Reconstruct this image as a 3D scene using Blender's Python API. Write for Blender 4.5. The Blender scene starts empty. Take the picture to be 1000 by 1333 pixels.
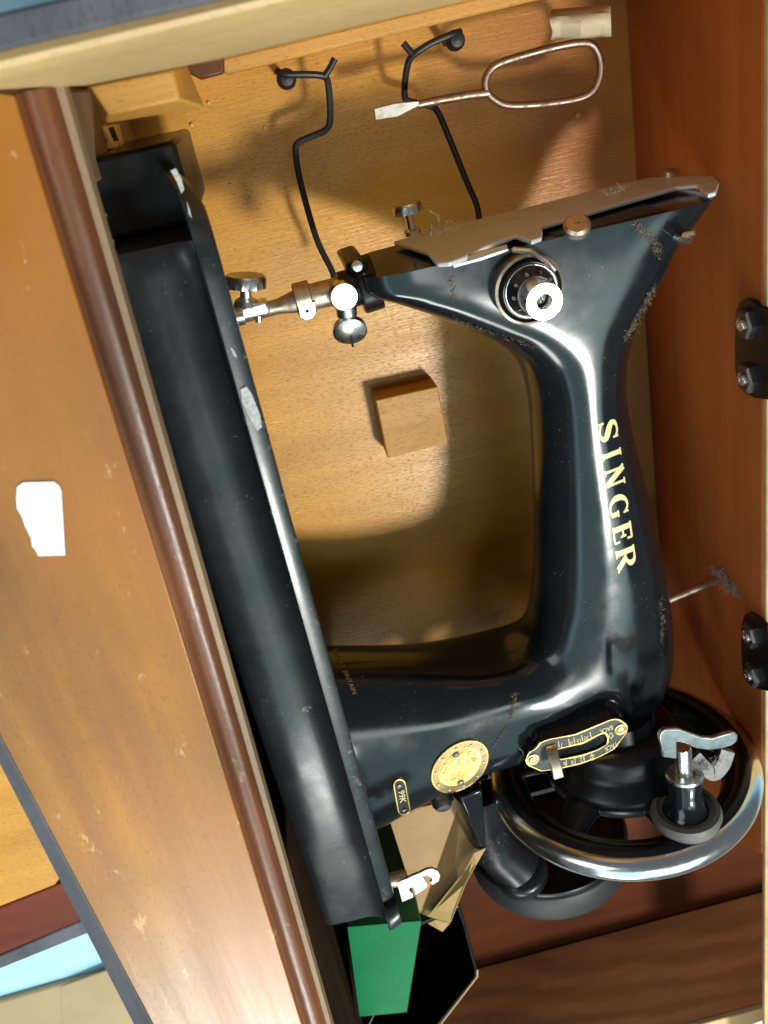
import bpy, bmesh, math, random
from mathutils import Vector, Matrix
from mathutils.bvhtree import BVHTree
random.seed(7)
C = bpy.context.scene.collection
sc = bpy.context.scene

# ------------------------------------------------------------------ camera
K = 0.0008665                      # tangent per pixel of the photograph
CAMH = 0.50                        # camera height above the floor of the cabinet well
va = Vector((.191, -.872, -.45)).normalized()
vb = Vector((.97, .23, -.05)); vb = (vb - va*vb.dot(va)).normalized()
vc = va.cross(vb)
cam = bpy.data.cameras.new('camera'); camo = bpy.data.objects.new('camera', cam); C.objects.link(camo)
R = Matrix((vb, -va, vc))
camo.matrix_world = Matrix.Translation((0, 0, CAMH)) @ R.to_4x4()
cam.sensor_fit = 'VERTICAL'; cam.sensor_height = 24; cam.lens = 12/(666.5*K)
cam.clip_start = .01; cam.clip_end = 100
cam.dof.use_dof = True; cam.dof.focus_distance = .43; cam.dof.aperture_fstop = 11
sc.camera = camo

# ------------------------------------------------------------------ light
world = bpy.data.worlds.new('World'); sc.world = world; world.use_nodes = True
bg = world.node_tree.nodes['Background']
bg.inputs[0].default_value = (.80, .92, 1.0, 1); bg.inputs[1].default_value = .15
def area(name, loc, target, sx, sy, radiance, col):
    l = bpy.data.lights.new(name, 'AREA'); l.shape = 'RECTANGLE'; l.size = sx; l.size_y = sy
    l.energy = radiance*math.pi*sx*sy; l.color = col
    o = bpy.data.objects.new(name, l); C.objects.link(o); o.location = loc
    d = Vector(target)-Vector(loc)
    o.rotation_euler = d.to_track_quat('-Z', 'Y').to_euler()
    return o
def flatpanel(name, x0, x1, y0, y1, zc, radiance, col):     # level panel in the room's ceiling
    l = bpy.data.lights.new(name, 'AREA'); l.shape = 'RECTANGLE'; l.size = x1-x0; l.size_y = y1-y0
    l.energy = radiance*math.pi*l.size*l.size_y; l.color = col
    o = bpy.data.objects.new(name, l); C.objects.link(o); o.location = ((x0+x1)/2, (y0+y1)/2, zc)
flatpanel('ceiling_lamp', .40, .60, -.99, -.79, 1.70, 290, (1, .97, .90))
flatpanel('ceiling_panel', .28, 1.20, -1.35, -.60, 1.75, 3.0, (.76, 1, .97))
flatpanel('overhead_panel', -.05, .25, -.58, -.36, 1.75, 5.5, (.95, .98, 1))
flatpanel('ceiling_glow', -1.5, 1.2, -2.7, -.30, 1.95, 1.15, (.58, .95, .96))
area('window_panel', (-.52, -2.1, 1.40), (-.05, -.4, .25), .66, .40, 22.0, (.96, 1, .96))
flatpanel('blue_panel', -1.15, -.90, -1.8, -.5, 1.75, 1.8, (.42, .70, 1))
area('left_fill_panel', (-1.4, .35, 1.6), (.15, -.4, .1), 1.0, 1.0, 3.4, (.95, .97, 1))  # added fill, no known lamp there; lifts outer floor, side and end panels
sc.view_settings.view_transform = 'Standard'; sc.view_settings.look = 'None'
sc.view_settings.exposure = 0; sc.view_settings.gamma = 1

# ------------------------------------------------------------------ pixel -> place
def ray(px, py):
    r = Vector(((px-500)*K, (666.5-py)*K, -1))
    return Vector((vb.dot(r), -va.dot(r), vc.dot(r)))
CAM = Vector((0, 0, CAMH))
def W(px, py, h):                  # on the level plane h metres under the camera
    r = ray(px, py); return CAM + r*(h/-r.z)
def WX(px, py, x): r = ray(px, py); return CAM + r*(x/r.x)
def WY(px, py, y): r = ray(px, py); return CAM + r*(y/r.y)
def mpp(px, py, h):
    r = ray(px, py); return K*h/-r.z   # metres per pixel there

# ------------------------------------------------------------------ mesh helpers
class MB:
    def __init__(s): s.v = []; s.f = []; s.m = []; s.cur = 0
    def add(s, vs, fs):
        o = len(s.v); s.v += [Vector(p) for p in vs]
        for f in fs: s.f.append([o+i for i in f]); s.m.append(s.cur)
        return s
    def box(s, a, b):
        x0, y0, z0 = a; x1, y1, z1 = b
        s.add([(x0,y0,z0),(x1,y0,z0),(x1,y1,z0),(x0,y1,z0),(x0,y0,z1),(x1,y0,z1),(x1,y1,z1),(x0,y1,z1)],
              [(0,3,2,1),(4,5,6,7),(0,1,5,4),(1,2,6,5),(2,3,7,6),(3,0,4,7)])
        return s
    def prism(s, pts, vec):
        n = len(pts); vec = Vector(vec)
        pts = [Vector(p) for p in pts]
        s.add(pts+[p+vec for p in pts], [list(range(n)), list(range(2*n-1, n-1, -1))] +
              [(i, i+n, (i+1) % n+n, (i+1) % n) for i in range(n)])
        return s
    def tube(s, pts, r, n=12, caps=True, flat=None):
        pts = [Vector(p) for p in pts]; m = len(pts)
        rs = r if isinstance(r, (list, tuple)) else [r]*m
        ref = None; rings = []
        for i, p in enumerate(pts):
            t = (pts[min(i+1, m-1)]-pts[max(i-1, 0)]).normalized()
            if ref is None:
                ref = Vector((0, 0, 1)) if abs(t.z) < .9 else Vector((1, 0, 0))
            u = (ref - t*ref.dot(t)).normalized(); w = t.cross(u); ref = u
            rings.append([p + (u*math.cos(q) + w*math.sin(q))*rs[i] for q in [2*math.pi*k/n for k in range(n)]])
        s.rings(rings, caps); return s
    def rings(s, rings, caps=True, closed=False):
        n = len(rings[0]); m = len(rings); vs = [p for r in rings for p in r]; fs = []
        for i in range(m if closed else m-1):
            j = (i+1) % m
            for k in range(n): fs.append((i*n+k, i*n+(k+1) % n, j*n+(k+1) % n, j*n+k))
        if caps and not closed: fs += [list(range(n-1, -1, -1)), [(m-1)*n+k for k in range(n)]]
        s.add(vs, fs); return s
    def lathe(s, o, axis, prof, n=32, caps=True, ref=None):
        o = Vector(o); axis = Vector(axis).normalized()
        ref = Vector(ref) if ref else (Vector((0, 0, 1)) if abs(axis.z) < .9 else Vector((1, 0, 0)))
        u = (ref-axis*ref.dot(axis)).normalized(); w = axis.cross(u)
        s.rings([[o + axis*t + (u*math.cos(q)+w*math.sin(q))*max(r, 1e-6) for q in [2*math.pi*k/n for k in range(n)]] for r, t in prof], caps)
        return s
    def torus(s, o, axis, R_, r, n=64, m=14, sq=1):
        o = Vector(o); axis = Vector(axis).normalized()
        ref = Vector((0, 0, 1)) if abs(axis.z) < .9 else Vector((1, 0, 0))
        u = (ref-axis*ref.dot(axis)).normalized(); w = axis.cross(u); rings = []
        for i in range(n):
            q = 2*math.pi*i/n; d = u*math.cos(q)+w*math.sin(q)
            rings.append([o + d*(R_+r*math.cos(p)) + axis*r*sq*math.sin(p) for p in [2*math.pi*k/m for k in range(m)]])
        s.rings(rings, False, True); return s
    def build(s, name, mat, parent=None, smooth=35, bevel=0, seg=2, label=None, sub=0):
        me = bpy.data.meshes.new(name)
        off = ORG.get(parent, Vector()) if parent else Vector()
        me.from_pydata([p-off for p in s.v], [], s.f)
        mats = mat if isinstance(mat, (list, tuple)) else [mat]
        for m in mats: me.materials.append(m)
        for p, i in zip(me.polygons, s.m): p.material_index = i
        bm = bmesh.new(); bm.from_mesh(me); bmesh.ops.recalc_face_normals(bm, faces=bm.faces); bm.to_mesh(me); bm.free()
        if smooth:
            me.polygons.foreach_set('use_smooth', [True]*len(me.polygons))
            me.set_sharp_from_angle(angle=math.radians(smooth))
        o = bpy.data.objects.new(name, me); C.objects.link(o)
        if parent: o.parent = parent
        ORG[o] = off if parent else Vector()
        if bevel:
            b = o.modifiers.new('bevel', 'BEVEL'); b.width = bevel; b.segments = seg; b.limit_method = 'ANGLE'; b.angle_limit = math.radians(40)
            b.harden_normals = False
        if sub:
            b = o.modifiers.new('sub', 'SUBSURF'); b.levels = b.render_levels = sub
        if label: o['label'] = label
        return o
ORG = {}
def thing(name, loc, label, cat, group=None):
    o = bpy.data.objects.new(name, None); C.objects.link(o); o.location = loc; ORG[o] = Vector(loc)
    o.empty_display_size = .02
    o['label'] = label; o['category'] = cat
    if group: o['group'] = group
    return o
def tag(o, label, cat, group=None):
    o['label'] = label; o['category'] = cat
    if group: o['group'] = group
    return o
def spline(P, n=8):                # Catmull-Rom through points of any dimension
    out = []
    for i in range(len(P)-1):
        p0 = P[max(i-1, 0)]; p1 = P[i]; p2 = P[i+1]; p3 = P[min(i+2, len(P)-1)]
        for k in range(n):
            t = k/n
            out.append(tuple(.5*((2*b)+(-a+c)*t+(2*a-5*b+4*c-d)*t*t+(-a+3*b-3*c+d)*t**3) for a, b, c, d in zip(p0, p1, p2, p3)))
    out.append(tuple(P[-1])); return out
def wpath(pts, h, n=6):            # [(px,py[,h])] -> smooth 3D path
    q = [(p[0], p[1], p[2] if len(p) > 2 else h) for p in pts]
    return [W(*p) for p in (spline(q, n) if n else q)]

# ------------------------------------------------------------------ materials
def newmat(name):
    m = bpy.data.materials.new(name); m.use_nodes = True
    nt = m.node_tree; b = nt.nodes['Principled BSDF']
    return m, nt, b
def N(nt, t, **kw):
    n = nt.nodes.new(t)
    for k, v in kw.items(): setattr(n, k, v)
    return n
def noise(nt, vec, scale=(1, 1, 1), sc_=1, detail=4, rough=.55, rot=(0, 0, 0)):
    mp = N(nt, 'ShaderNodeMapping'); mp.inputs['Scale'].default_value = scale; mp.inputs['Rotation'].default_value = rot
    nt.links.new(vec, mp.inputs[0])
    nz = N(nt, 'ShaderNodeTexNoise'); nz.inputs['Scale'].default_value = sc_
    nz.inputs['Detail'].default_value = detail; nz.inputs['Roughness'].default_value = rough
    nt.links.new(mp.outputs[0], nz.inputs['Vector']); return nz.outputs['Fac']
def ramp(nt, fac, stops):
    r = N(nt, 'ShaderNodeValToRGB'); el = r.color_ramp.elements
    while len(el) < len(stops): el.new(.5)
    for e, (p, c) in zip(el, stops):
        e.position = p; e.color = (c, c, c, 1) if isinstance(c, (int, float)) else (*c, 1)
    nt.links.new(fac, r.inputs[0]); return r.outputs[0]
def mix(nt, fac, a, b, mode='MIX'):
    m = N(nt, 'ShaderNodeMixRGB', blend_type=mode)
    for i, x in zip((0, 1, 2), (fac, a, b)):
        if isinstance(x, (int, float)): m.inputs[i].default_value = x if i == 0 else (x, x, x, 1)
        elif isinstance(x, tuple): m.inputs[i].default_value = (*x, 1)
        else: nt.links.new(x, m.inputs[i])
    return m.outputs[0]
def bump(nt, b, height, strength, dist):
    n = N(nt, 'ShaderNodeBump'); n.inputs['Strength'].default_value = strength; n.inputs['Distance'].default_value = dist
    nt.links.new(height, n.inputs['Height']); nt.links.new(n.outputs[0], b.inputs['Normal'])
def objco(nt): return N(nt, 'ShaderNodeTexCoord').outputs['Object']
def wood(name, light, dark, along='X', rough=.45, fleck=.5, grain=1., bmp=.25, cloud=.3, spec=.5, rings=0., fine=1., wall_shade=None, scuff=0., hue2=None):
    m, nt, b = newmat(name); co = objco(nt)
    def sc(l, a):
        return {'X': (l, a, a), 'Y': (a, l, a), 'Z': (a, a, l)}[along]
    g = noise(nt, co, sc(3*fine, 55*fine), 1, 6, .6)
    col = ramp(nt, g, [(.5-.28*grain if grain else .2, dark), (.68, light)])
    cl = noise(nt, co, sc(9, 16), 1, 3)
    col = mix(nt, 1, col, ramp(nt, cl, [(.3, 1-cloud), (.7, 1)]), 'MULTIPLY')
    fl = noise(nt, co, sc(300, 2200), 1, 2, .6)
    fm = ramp(nt, fl, [(.34, 1-fleck), (.42, 1)])
    col = mix(nt, 1, col, fm, 'MULTIPLY')
    if rings:
        mp = N(nt, 'ShaderNodeMapping'); mp.inputs['Scale'].default_value = sc(9, 26); mp.inputs['Location'].default_value = (-1.9, 0, 1.4)
        nt.links.new(co, mp.inputs[0])
        wv = N(nt, 'ShaderNodeTexWave', wave_type='RINGS', rings_direction='SPHERICAL'); wv.inputs['Scale'].default_value = 2.2
        wv.inputs['Distortion'].default_value = 3.5; wv.inputs['Detail'].default_value = 3; wv.inputs['Detail Scale'].default_value = .8
        nt.links.new(mp.outputs[0], wv.inputs[0])
        col = mix(nt, 1, col, ramp(nt, wv.outputs['Fac'], [(.1, 1-rings), (.8, 1)]), 'MULTIPLY')
    if hue2:
        col = mix(nt, ramp(nt, noise(nt, co, sc(5, 12), 1, 3), [(.42, 0.), (.62, .75)]), col, hue2)
    if wall_shade:                      # right wall's shade and red bounce painted into the wood colour
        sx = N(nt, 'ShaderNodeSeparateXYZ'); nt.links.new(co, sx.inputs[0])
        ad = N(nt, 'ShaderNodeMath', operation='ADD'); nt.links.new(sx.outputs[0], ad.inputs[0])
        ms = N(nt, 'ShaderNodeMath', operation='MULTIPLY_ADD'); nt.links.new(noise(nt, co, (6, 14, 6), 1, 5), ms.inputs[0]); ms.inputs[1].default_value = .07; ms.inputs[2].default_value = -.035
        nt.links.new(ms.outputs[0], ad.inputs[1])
        mr = N(nt, 'ShaderNodeMapRange'); nt.links.new(ad.outputs[0], mr.inputs[0]); mr.inputs[1].default_value = wall_shade[1]-.08; mr.inputs[2].default_value = wall_shade[2]-.08
        tint = mix(nt, 1, col, tuple(x/.5 for x in wall_shade[0]), 'MULTIPLY')
        col = mix(nt, mr.outputs[0], col, mix(nt, .65, col, wall_shade[0]))
    if scuff:
        sf = ramp(nt, noise(nt, co, sc(45, 110), 1, 6, .75), [(.63, 0.), (.68, scuff)])
        col = mix(nt, sf, col, (.62, .40, .18))
    nt.links.new(col, b.inputs['Base Color'])
    nt.links.new(ramp(nt, g, [(.3, rough+.08), (.7, rough-.05)]), b.inputs['Roughness'])
    b.inputs['Specular IOR Level'].default_value = spec
    hh = mix(nt, .5, fm, noise(nt, co, sc(60, 700), 1, 3))
    bump(nt, b, hh, bmp, .0006)
    return m
def metal(name, col, rough=.25, dirt=(.12, .08, .05), amount=.3, mscale=180):
    m, nt, b = newmat(name); co = objco(nt); b.inputs['Metallic'].default_value = 1
    n1 = noise(nt, co, (1, 1, 1), mscale, 5, .65)
    f = ramp(nt, n1, [(.66-.18*amount, 0.), (.86-.12*amount, .9)])
    nt.links.new(mix(nt, f, col, dirt), b.inputs['Base Color'])
    nt.links.new(ramp(nt, n1, [(.35, rough), (.75, min(1, rough+.06+.3*amount))]), b.inputs['Roughness'])
    bump(nt, b, noise(nt, co, (1, 1, 1), 500, 2), .02, .0002)
    return m
def paint(name, base=(.006, .008, .010), rough=.095, dust=.35, dcol=(.30, .27, .22), wear=0., dscale=760, orange=.014):
    m, nt, b = newmat(name); co = objco(nt)
    n1 = noise(nt, co, (1, 1, 1), dscale, 2, .5)
    big = noise(nt, co, (1, 1, 1), 38, 4, .6)
    f = mix(nt, 1, ramp(nt, n1, [(.685, 0.), (.76, min(1, dust*1.5))]), ramp(nt, big, [(.45, 0.), (.65, 1.)]), 'MULTIPLY')
    film = ramp(nt, big, [(.35, 0.), (.8, .03*dust)])
    f = mix(nt, 1, f, film, 'ADD')
    col = mix(nt, f, base, dcol)
    if wear:
        w = ramp(nt, noise(nt, co, (1, 1, 1), 130, 6, .7), [(.70-.12*wear, 0.), (.76-.12*wear, 1.)])
        col = mix(nt, w, col, (.16, .13, .10))
    nt.links.new(col, b.inputs['Base Color'])
    nt.links.new(ramp(nt, big, [(.3, rough), (.75, rough+.14)]), b.inputs['Roughness'])
    bump(nt, b, noise(nt, co, (1, 1, 1), 260, 3), orange, .0006)
    return m
def plain(name, col, rough=.5, var=.15, scale=60, bmp=.05, metal_=0.):
    m, nt, b = newmat(name); co = objco(nt)
    n1 = noise(nt, co, (1, 1, 1), scale, 5, .6)
    nt.links.new(mix(nt, 1, col, ramp(nt, n1, [(.3, 1-var), (.7, 1.)]), 'MULTIPLY'), b.inputs['Base Color'])
    b.inputs['Roughness'].default_value = rough; b.inputs['Metallic'].default_value = metal_
    bump(nt, b, noise(nt, co, (1, 1, 1), scale*8, 3), bmp, .0005)
    return m
M_floor = wood('beech_panel', (.72, .345, .045), (.55, .235, .022), 'X', .32, .34, 1, .6, .25, spec=.42, wall_shade=((.30, .085, .022), .075, .160))
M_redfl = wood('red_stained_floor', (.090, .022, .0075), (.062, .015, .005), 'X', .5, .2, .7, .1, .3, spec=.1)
M_red = wood('red_stained_wood', (.47, .125, .025), (.38, .095, .018), 'Y', .5, .15, .6, .12, .2, spec=.3)
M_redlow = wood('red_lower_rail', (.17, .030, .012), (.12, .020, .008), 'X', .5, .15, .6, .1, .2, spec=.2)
M_redend = wood('red_stained_end', (.88, .40, .165), (.70, .29, .11), 'X', .5, .2, .8, .1, .25, rings=.24)
M_leaf = wood('golden_veneer', (.42, .172, .020), (.26, .086, .010), 'Y', .30, .30, 1, .12, .42, fine=1.5, scuff=.5, hue2=(.32, .105, .012))
M_mould = wood('dark_moulding', (.24, .075, .020), (.085, .026, .009), 'Y', .30, .4, 1, .25, .55, fine=1.4, scuff=.35)
M_pale = wood('pale_wood', (.62, .42, .19), (.42, .26, .10), 'X', .5, .3, 1, .2, .3)
M_batten = wood('yellow_pine', (.60, .29, .05), (.44, .19, .03), 'X', .55, .4, 1, .3, .25)
M_tan = wood('tan_board', (.34, .22, .12), (.22, .13, .07), 'Y', .6, .3, 1, .2, .4)
M_grey = wood('grey_edge', (.13, .13, .15), (.06, .06, .07), 'Y', .75, .4, 1, .4, .4)
M_pine = wood('pale_pine_edge', (.72, .52, .26), (.55, .36, .15), 'X', .6, .3, 1, .2, .2)
M_black = paint('black_enamel')
M_bed = paint('bed_enamel', (.010, .013, .015), .24, .3, wear=.30, orange=.05)
M_bed.node_tree.nodes['Principled BSDF'].inputs['Specular IOR Level'].default_value = .85
M_rim = paint('worn_rim_enamel', (.012, .018, .020), .24, .5, wear=.85, orange=.06)
M_blk2 = paint('black_japan', (.005, .005, .006), .24, .25)
M_blk2.node_tree.nodes['Principled BSDF'].inputs['Specular IOR Level'].default_value = .35
M_rubber = plain('black_rubber', (.016, .016, .017), .55, .4, 200, .2)
M_wire = paint('black_wire', (.006, .006, .007), .42, .4)
M_tray = paint('black_bakelite', (.004, .004, .005), .15, .1)
M_nickel = metal('nickel', (.76, .75, .72), .24, (.50, .45, .38), .12, 260)
M_nickel_d = metal('aged_nickel', (.56, .47, .36), .33, (.13, .08, .04), .8)
M_plate = metal('face_plate_metal', (.66, .68, .68), .42, (.32, .27, .20), .5, 90); M_plate.node_tree.nodes['Principled BSDF'].inputs['Metallic'].default_value = .35
M_chrome = metal('chrome', (.80, .80, .79), .17, (.62, .58, .52), .1, 160)
M_steel = metal('brown_steel', (.36, .26, .20), .35, (.12, .06, .035), .9, 220)
M_blade = metal('bright_steel', (.55, .51, .46), .48, (.3, .2, .12), .4)
M_brass = metal('brass', (.70, .50, .18), .38, (.25, .15, .05), .6, 300)
M_brassd = metal('dark_brass', (.34, .25, .13), .45, (.12, .08, .04), .6, 300)
M_gold = plain('gold_print', (.72, .60, .30), .4, .1, 300, .02)
M_gold2 = plain('faded_gold_print', (.42, .25, .08), .5, .4, 500, .02)
M_white = plain('white_print', (.62, .60, .55), .5, .05)
M_dialk = plain('black_dial', (.008, .008, .009), .38, .1)
M_green = plain('green_card', (.008, .17, .062), .5, .2, 40, .1)
M_green.node_tree.nodes['Principled BSDF'].inputs['Specular IOR Level'].default_value = .12
M_greenlift = plain('lifted_green_card', (.014, .20, .080), .55, .2, 40, .1)  # box green lightened in colour for its shaded sides
M_card = plain('brown_card', (.36, .215, .09), .7, .2, 50, .15)
M_cardl = plain('card_fold', (.68, .45, .17), .7, .12, 50, .1)
M_tape = plain('masking_tape', (.52, .42, .27), .6, .15, 120, .2)
M_paper = plain('white_paper', (.72, .73, .76), .6, .05, 200, .25)
M_blue = plain('blue_floor', (.40, .70, .86), .6, .05, 8, .02)
M_carton = plain('beige_carton', (.40, .29, .16), .7, .15, 20, .08)
M_lint = plain('lint_fibre', (.33, .245, .15), .9, .5, 400, .1)
M_litter = plain('grey_lint', (.36, .33, .29), .9, .4, 400, .1)
M_ink = plain('barcode_ink', (.03, .03, .035), .6, .1)
M_gapshade = wood('gap_shade_wood', (.06, .030, .015), (.03, .015, .008), 'Y', .85, .2, .6, .1, .3, spec=.05)  # near-black wood colour standing in for shade in the gap
M_chip = plain('bare_chip', (.50, .51, .49), .5, .5, 700, .3)
M_hole = plain('dark_hole', (.004, .004, .004), .8, .1)

# ================================================================== SETTING
z = lambda h: CAMH-h
fl = MB().box((-6, -6, -.13), (6, 6, -.12)).build('floor', M_blue); fl['kind'] = 'structure'

# ================================================================== CABINET
cab = thing('sewing_cabinet', (0.08, -.3, 0), 'open wooden sewing cabinet well with golden hinged lid and red stained sides', 'cabinet')
yrf = W(600, 872, .50).y
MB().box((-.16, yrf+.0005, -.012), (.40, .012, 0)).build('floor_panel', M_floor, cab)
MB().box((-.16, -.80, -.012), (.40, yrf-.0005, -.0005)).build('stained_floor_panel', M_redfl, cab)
XR = .204                                                      # inner face of right side
ytop_end = WX(992, 1112, XR).y; p0 = WX(992, 600, XR); ztop = p0.z
MB().prism([(XR, .012, .001), (XR, -.57, .001), (XR, ytop_end, ztop), (XR, .012, ztop)], (.02, 0, 0)).build('side_panel', M_red, cab, bevel=.0006)
MB().box((XR+.0002, -.9, ztop+.0002), (XR+.035, .012, ztop+.004)).build('side_edging', M_pale, cab, bevel=.0008)
yb = W(790, 1214, .50).y
ht = WY(950, 1316, yb)
MB().box((-.10, yb-.018, .001), (.42, yb, ht.z)).build('end_panel', M_redend, cab, bevel=.0008)
MB().box((-.10, yb-.016, ht.z+.0003), (.42, yb+.0006, ht.z+.005)).build('end_edging', M_pine, cab, bevel=.001)
# inner red lining at the far right behind the winder
MB().box((.36, -.80, .001), (.375, -.50, .09)).build('far_side_panel', M_red, cab)

# back: wall under the rail, rail, dark outer edge, batten, blocks
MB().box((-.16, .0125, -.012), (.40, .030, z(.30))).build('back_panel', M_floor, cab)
def slab(name, pts, h, down, mat, bevel=.001, parent=cab, **kw):
    return MB().prism([W(px, py, h) for px, py in pts], (0, 0, -down)).build(name, mat, parent, bevel=bevel, **kw)
xs_ = [-60, 112, 285, 620, 760]
lo = [120, 111, 77, -3, -36]
rl = []
for x_, yl_ in zip(xs_, lo):
    ya = 67-.236*x_; ym = ya+26-.004*x_
    rl.append([W(x_, ya, .234), W(x_, (ya+ym)/2, .2325), W(x_, ym-3, .233), W(x_, ym+2, .2345), W(x_, yl_, .262), W(x_, yl_-6, .285), W(x_, ya, .285)])
MB().rings(rl).build('back_rail', M_pale, cab, smooth=30)
slab('rail_outer_edge', [(-60, 30), (120, -12), (420, -85), (620, -84), (290, -1), (-60, 80)], .232, .012, M_grey, .001)
slab('batten', [(285, 75), (700, -24), (800, -48), (800, -22), (700, 0), (292, 98)], .41, .012, M_batten, .0015)
cbt = [(116, 112), (225, 90), (233, 130), (142, 150)]; cbl = [(112, 112), (243, 84), (266, 140), (139, 160)]
MB().rings([[W(*p, .345) for p in cbl], [W(*p, .312) for p in cbl], [W(*p, .300) for p in cbt]]).build('corner_block', M_batten, cab, bevel=.0008)
slab('filler_strip', [(230, 88), (292, 72), (292, 96), (262, 104)], .40, .01, M_mould, .001)
# small square block glued to the floor
bt = [W(489, 521, .482), W(570, 503, .482), W(584, 577, .482), W(505, 597, .482)]
MB().prism(bt, (0, 0, -.0178)).build('glued_block', M_batten, cab, bevel=.0008)

# apron under the lid
y0_ = W(247, 222, .308).y
MB().box((-.072, y0_+.0005, z(.495)), (-.0555, .010, z(.2735))).build('apron_board', M_tan, cab, bevel=.001)
MB().box((-.092, -.64, z(.49)), (-.0735, y0_-.045, z(.2735))).build('gap_shade_board', M_gapshade, cab, bevel=.001)  # added dark board, stands in for shade between lid and bed
b1 = W(150, 176, .36)
hp = MB().prism([WX(134, 163, -.0547), WX(155, 160, -.0547), WX(163, 190, -.0547), WX(143, 195, -.0547)], (-.003, 0, 0)).build('hinge_socket', M_nickel_d, cab, bevel=.0005)
MB().prism([WX(142, 166, -.0545), WX(148, 165, -.0545), WX(155, 183, -.0545), WX(149, 184, -.0545)], (-.0006, 0, 0)).build('slot', M_hole, hp)

# lid leaf
hl = .26
leaf_pts = [(-80, 110), (19, 124), (423, 1430), (250, 1430), (0, 958), (-80, 808)]
lid = slab('lid_leaf', leaf_pts, hl, .0085, M_leaf, .0005)
# moulded edge: profile swept along the leaf's right side
A = W(46, 122, hl); B = W(455, 1400, hl)
A0 = W(19, 122, hl); B0 = W(414, 1400, hl)
d = (B-A).normalized(); side = Vector((-d.y, d.x, 0)); side = side if side.x > 0 else -side
prof = [(-.0002, -.003), (.0, -.0004), (.0008, -.0010), (.0013, -.0014), (.0018, -.0002), (.0032, .0010), (.0050, .0014), (.0072, .0012), (.0088, .0003), (.0097, -.0014), (.0099, -.0032)]
prof2 = [(.0098, -.0030), (.0118, -.0036), (.0122, -.0092), (-.0002, -.0092)]
def sweep_(pr):
    return [[A0.lerp(B0, i/40) + side*x + Vector((0, 0, zz)) for x, zz in pr] for i in range(41)]
MB().rings(sweep_(prof)).build('moulding', M_mould, lid, smooth=50)
MB().rings(sweep_(prof2)).build('moulding_underside', M_tan, lid, smooth=30)
g = [W(-60, 848, hl+.002), W(0, 961, hl+.002), W(262, 1450, hl+.002)]
MB().prism([W(-60, 846, hl+.001), W(0, 959, hl+.001), W(258, 1446, hl+.001), W(232, 1446, hl+.006), W(-2, 992, hl+.006), W(-60, 880, hl+.006)], (0, 0, -.012)).build('worn_or_glint_edge', M_grey, lid, bevel=.0006)

# pieces of the cabinet below the lid's far side
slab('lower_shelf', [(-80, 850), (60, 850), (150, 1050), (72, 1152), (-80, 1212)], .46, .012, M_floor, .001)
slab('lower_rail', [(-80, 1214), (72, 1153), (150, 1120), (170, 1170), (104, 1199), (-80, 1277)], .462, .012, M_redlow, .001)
slab('lower_rail_edge', [(-80, 1279), (104, 1200), (170, 1172), (180, 1190), (110, 1217), (-80, 1294)], .463, .012, M_grey, .001)

# wire hooks
def wire(pts, h, r, name='wire_hook'):
    return MB().tube(wpath(pts, h), r, 10).build(name, M_wire, cab)
wr = .0016
w1 = wire([(360, 92, 0.468), (372, 97, 0.466), (400, 97, 0.466), (420, 99, 0.467), (427, 108, 0.469), (430, 150, 0.472), (425, 168, 0.473), (405, 178, 0.473), (388, 186, 0.473), (385, 200, 0.473), (392, 240, 0.472), (412, 310, 0.47), (432, 352, 0.467), (436, 368, 0.466)], 0.47, wr)
MB().tube(wpath([(422, 100, 0.467), (430, 88, 0.467), (436, 76, 0.467)], 0.47), wr, 10).build('prong', M_wire, w1)
MB().lathe(W(373, 103, 0.472), (0, 0, 1), [(0, .006), (.003, .0055), (.0045, .003), (.0048, 0), (.002, -.002), (.002, -.02)], 20).build('screw', M_wire, w1)
w2 = wire([(600, 41, 0.468), (585, 46, 0.466), (560, 57, 0.466), (543, 68, 0.467), (533, 78, 0.469), (528, 100, 0.473), (527, 125, 0.478), (534, 132, 0.479), (560, 138, 0.479), (570, 146, 0.478), (585, 180, 0.476), (607, 235, 0.474), (620, 265, 0.472), (624, 285, 0.47)], 0.47, wr)
MB().tube(wpath([(537, 70, 0.467), (530, 62, 0.467), (525, 56, 0.467)], 0.47), wr, 10).build('prong', M_wire, w2)
MB().lathe(W(592, 53, 0.472), (0, 0, 1), [(0, .006), (.003, .0055), (.0045, .003), (.0048, 0), (.002, -.002), (.002, -.02)], 20).build('screw', M_wire, w2)

# bolted black plates on the right side panel
def pill(pts_px, x):
    return [WX(a, b, x) for a, b in pts_px]
def hinge(out, nuts):
    hp_ = MB().prism(pill(out, XR-.0004), (-.0022, 0, 0)).build('bolted_plate', M_blk2, cab, bevel=.0006)
    for (a, b) in nuts:
        c = WX(a, b, XR-.0026)
        n = MB().lathe(c, (-1, 0, 0), [(.0074, 0), (.0074, .0026), (.0064, .0036)], 6, True).build('nut', M_nut, hp_, smooth=25)
        MB().lathe(c, (-1, 0, 0), [(.0032, .0030), (.0032, .0044), (.0026, .0050), (.0012, .0050), (.0010, .004)], 16).build('bolt', M_nickel, hp_)
M_nut = metal('dark_nut_metal', (.18, .17, .17), .35, (.05, .045, .04), .5)
hinge([(964, 402), (969, 392), (977, 387), (987, 390), (993, 397), (1010, 400), (1010, 520), (987, 517), (975, 511), (966, 497), (962, 480), (962, 430)], [(975, 420), (976, 491)])
hinge([(971, 806), (974, 799), (979, 796), (988, 801), (1004, 812), (1010, 900), (992, 896), (982, 890), (973, 875), (970, 862), (969, 840)], [(980, 826), (982, 877)])

# ================================================================== SEWING MACHINE
mach = thing('sewing_machine', (.02, -.22, z(.49)), 'black enamel sewing machine with gold lettering tipped over in the cabinet well', 'sewing machine')
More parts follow.
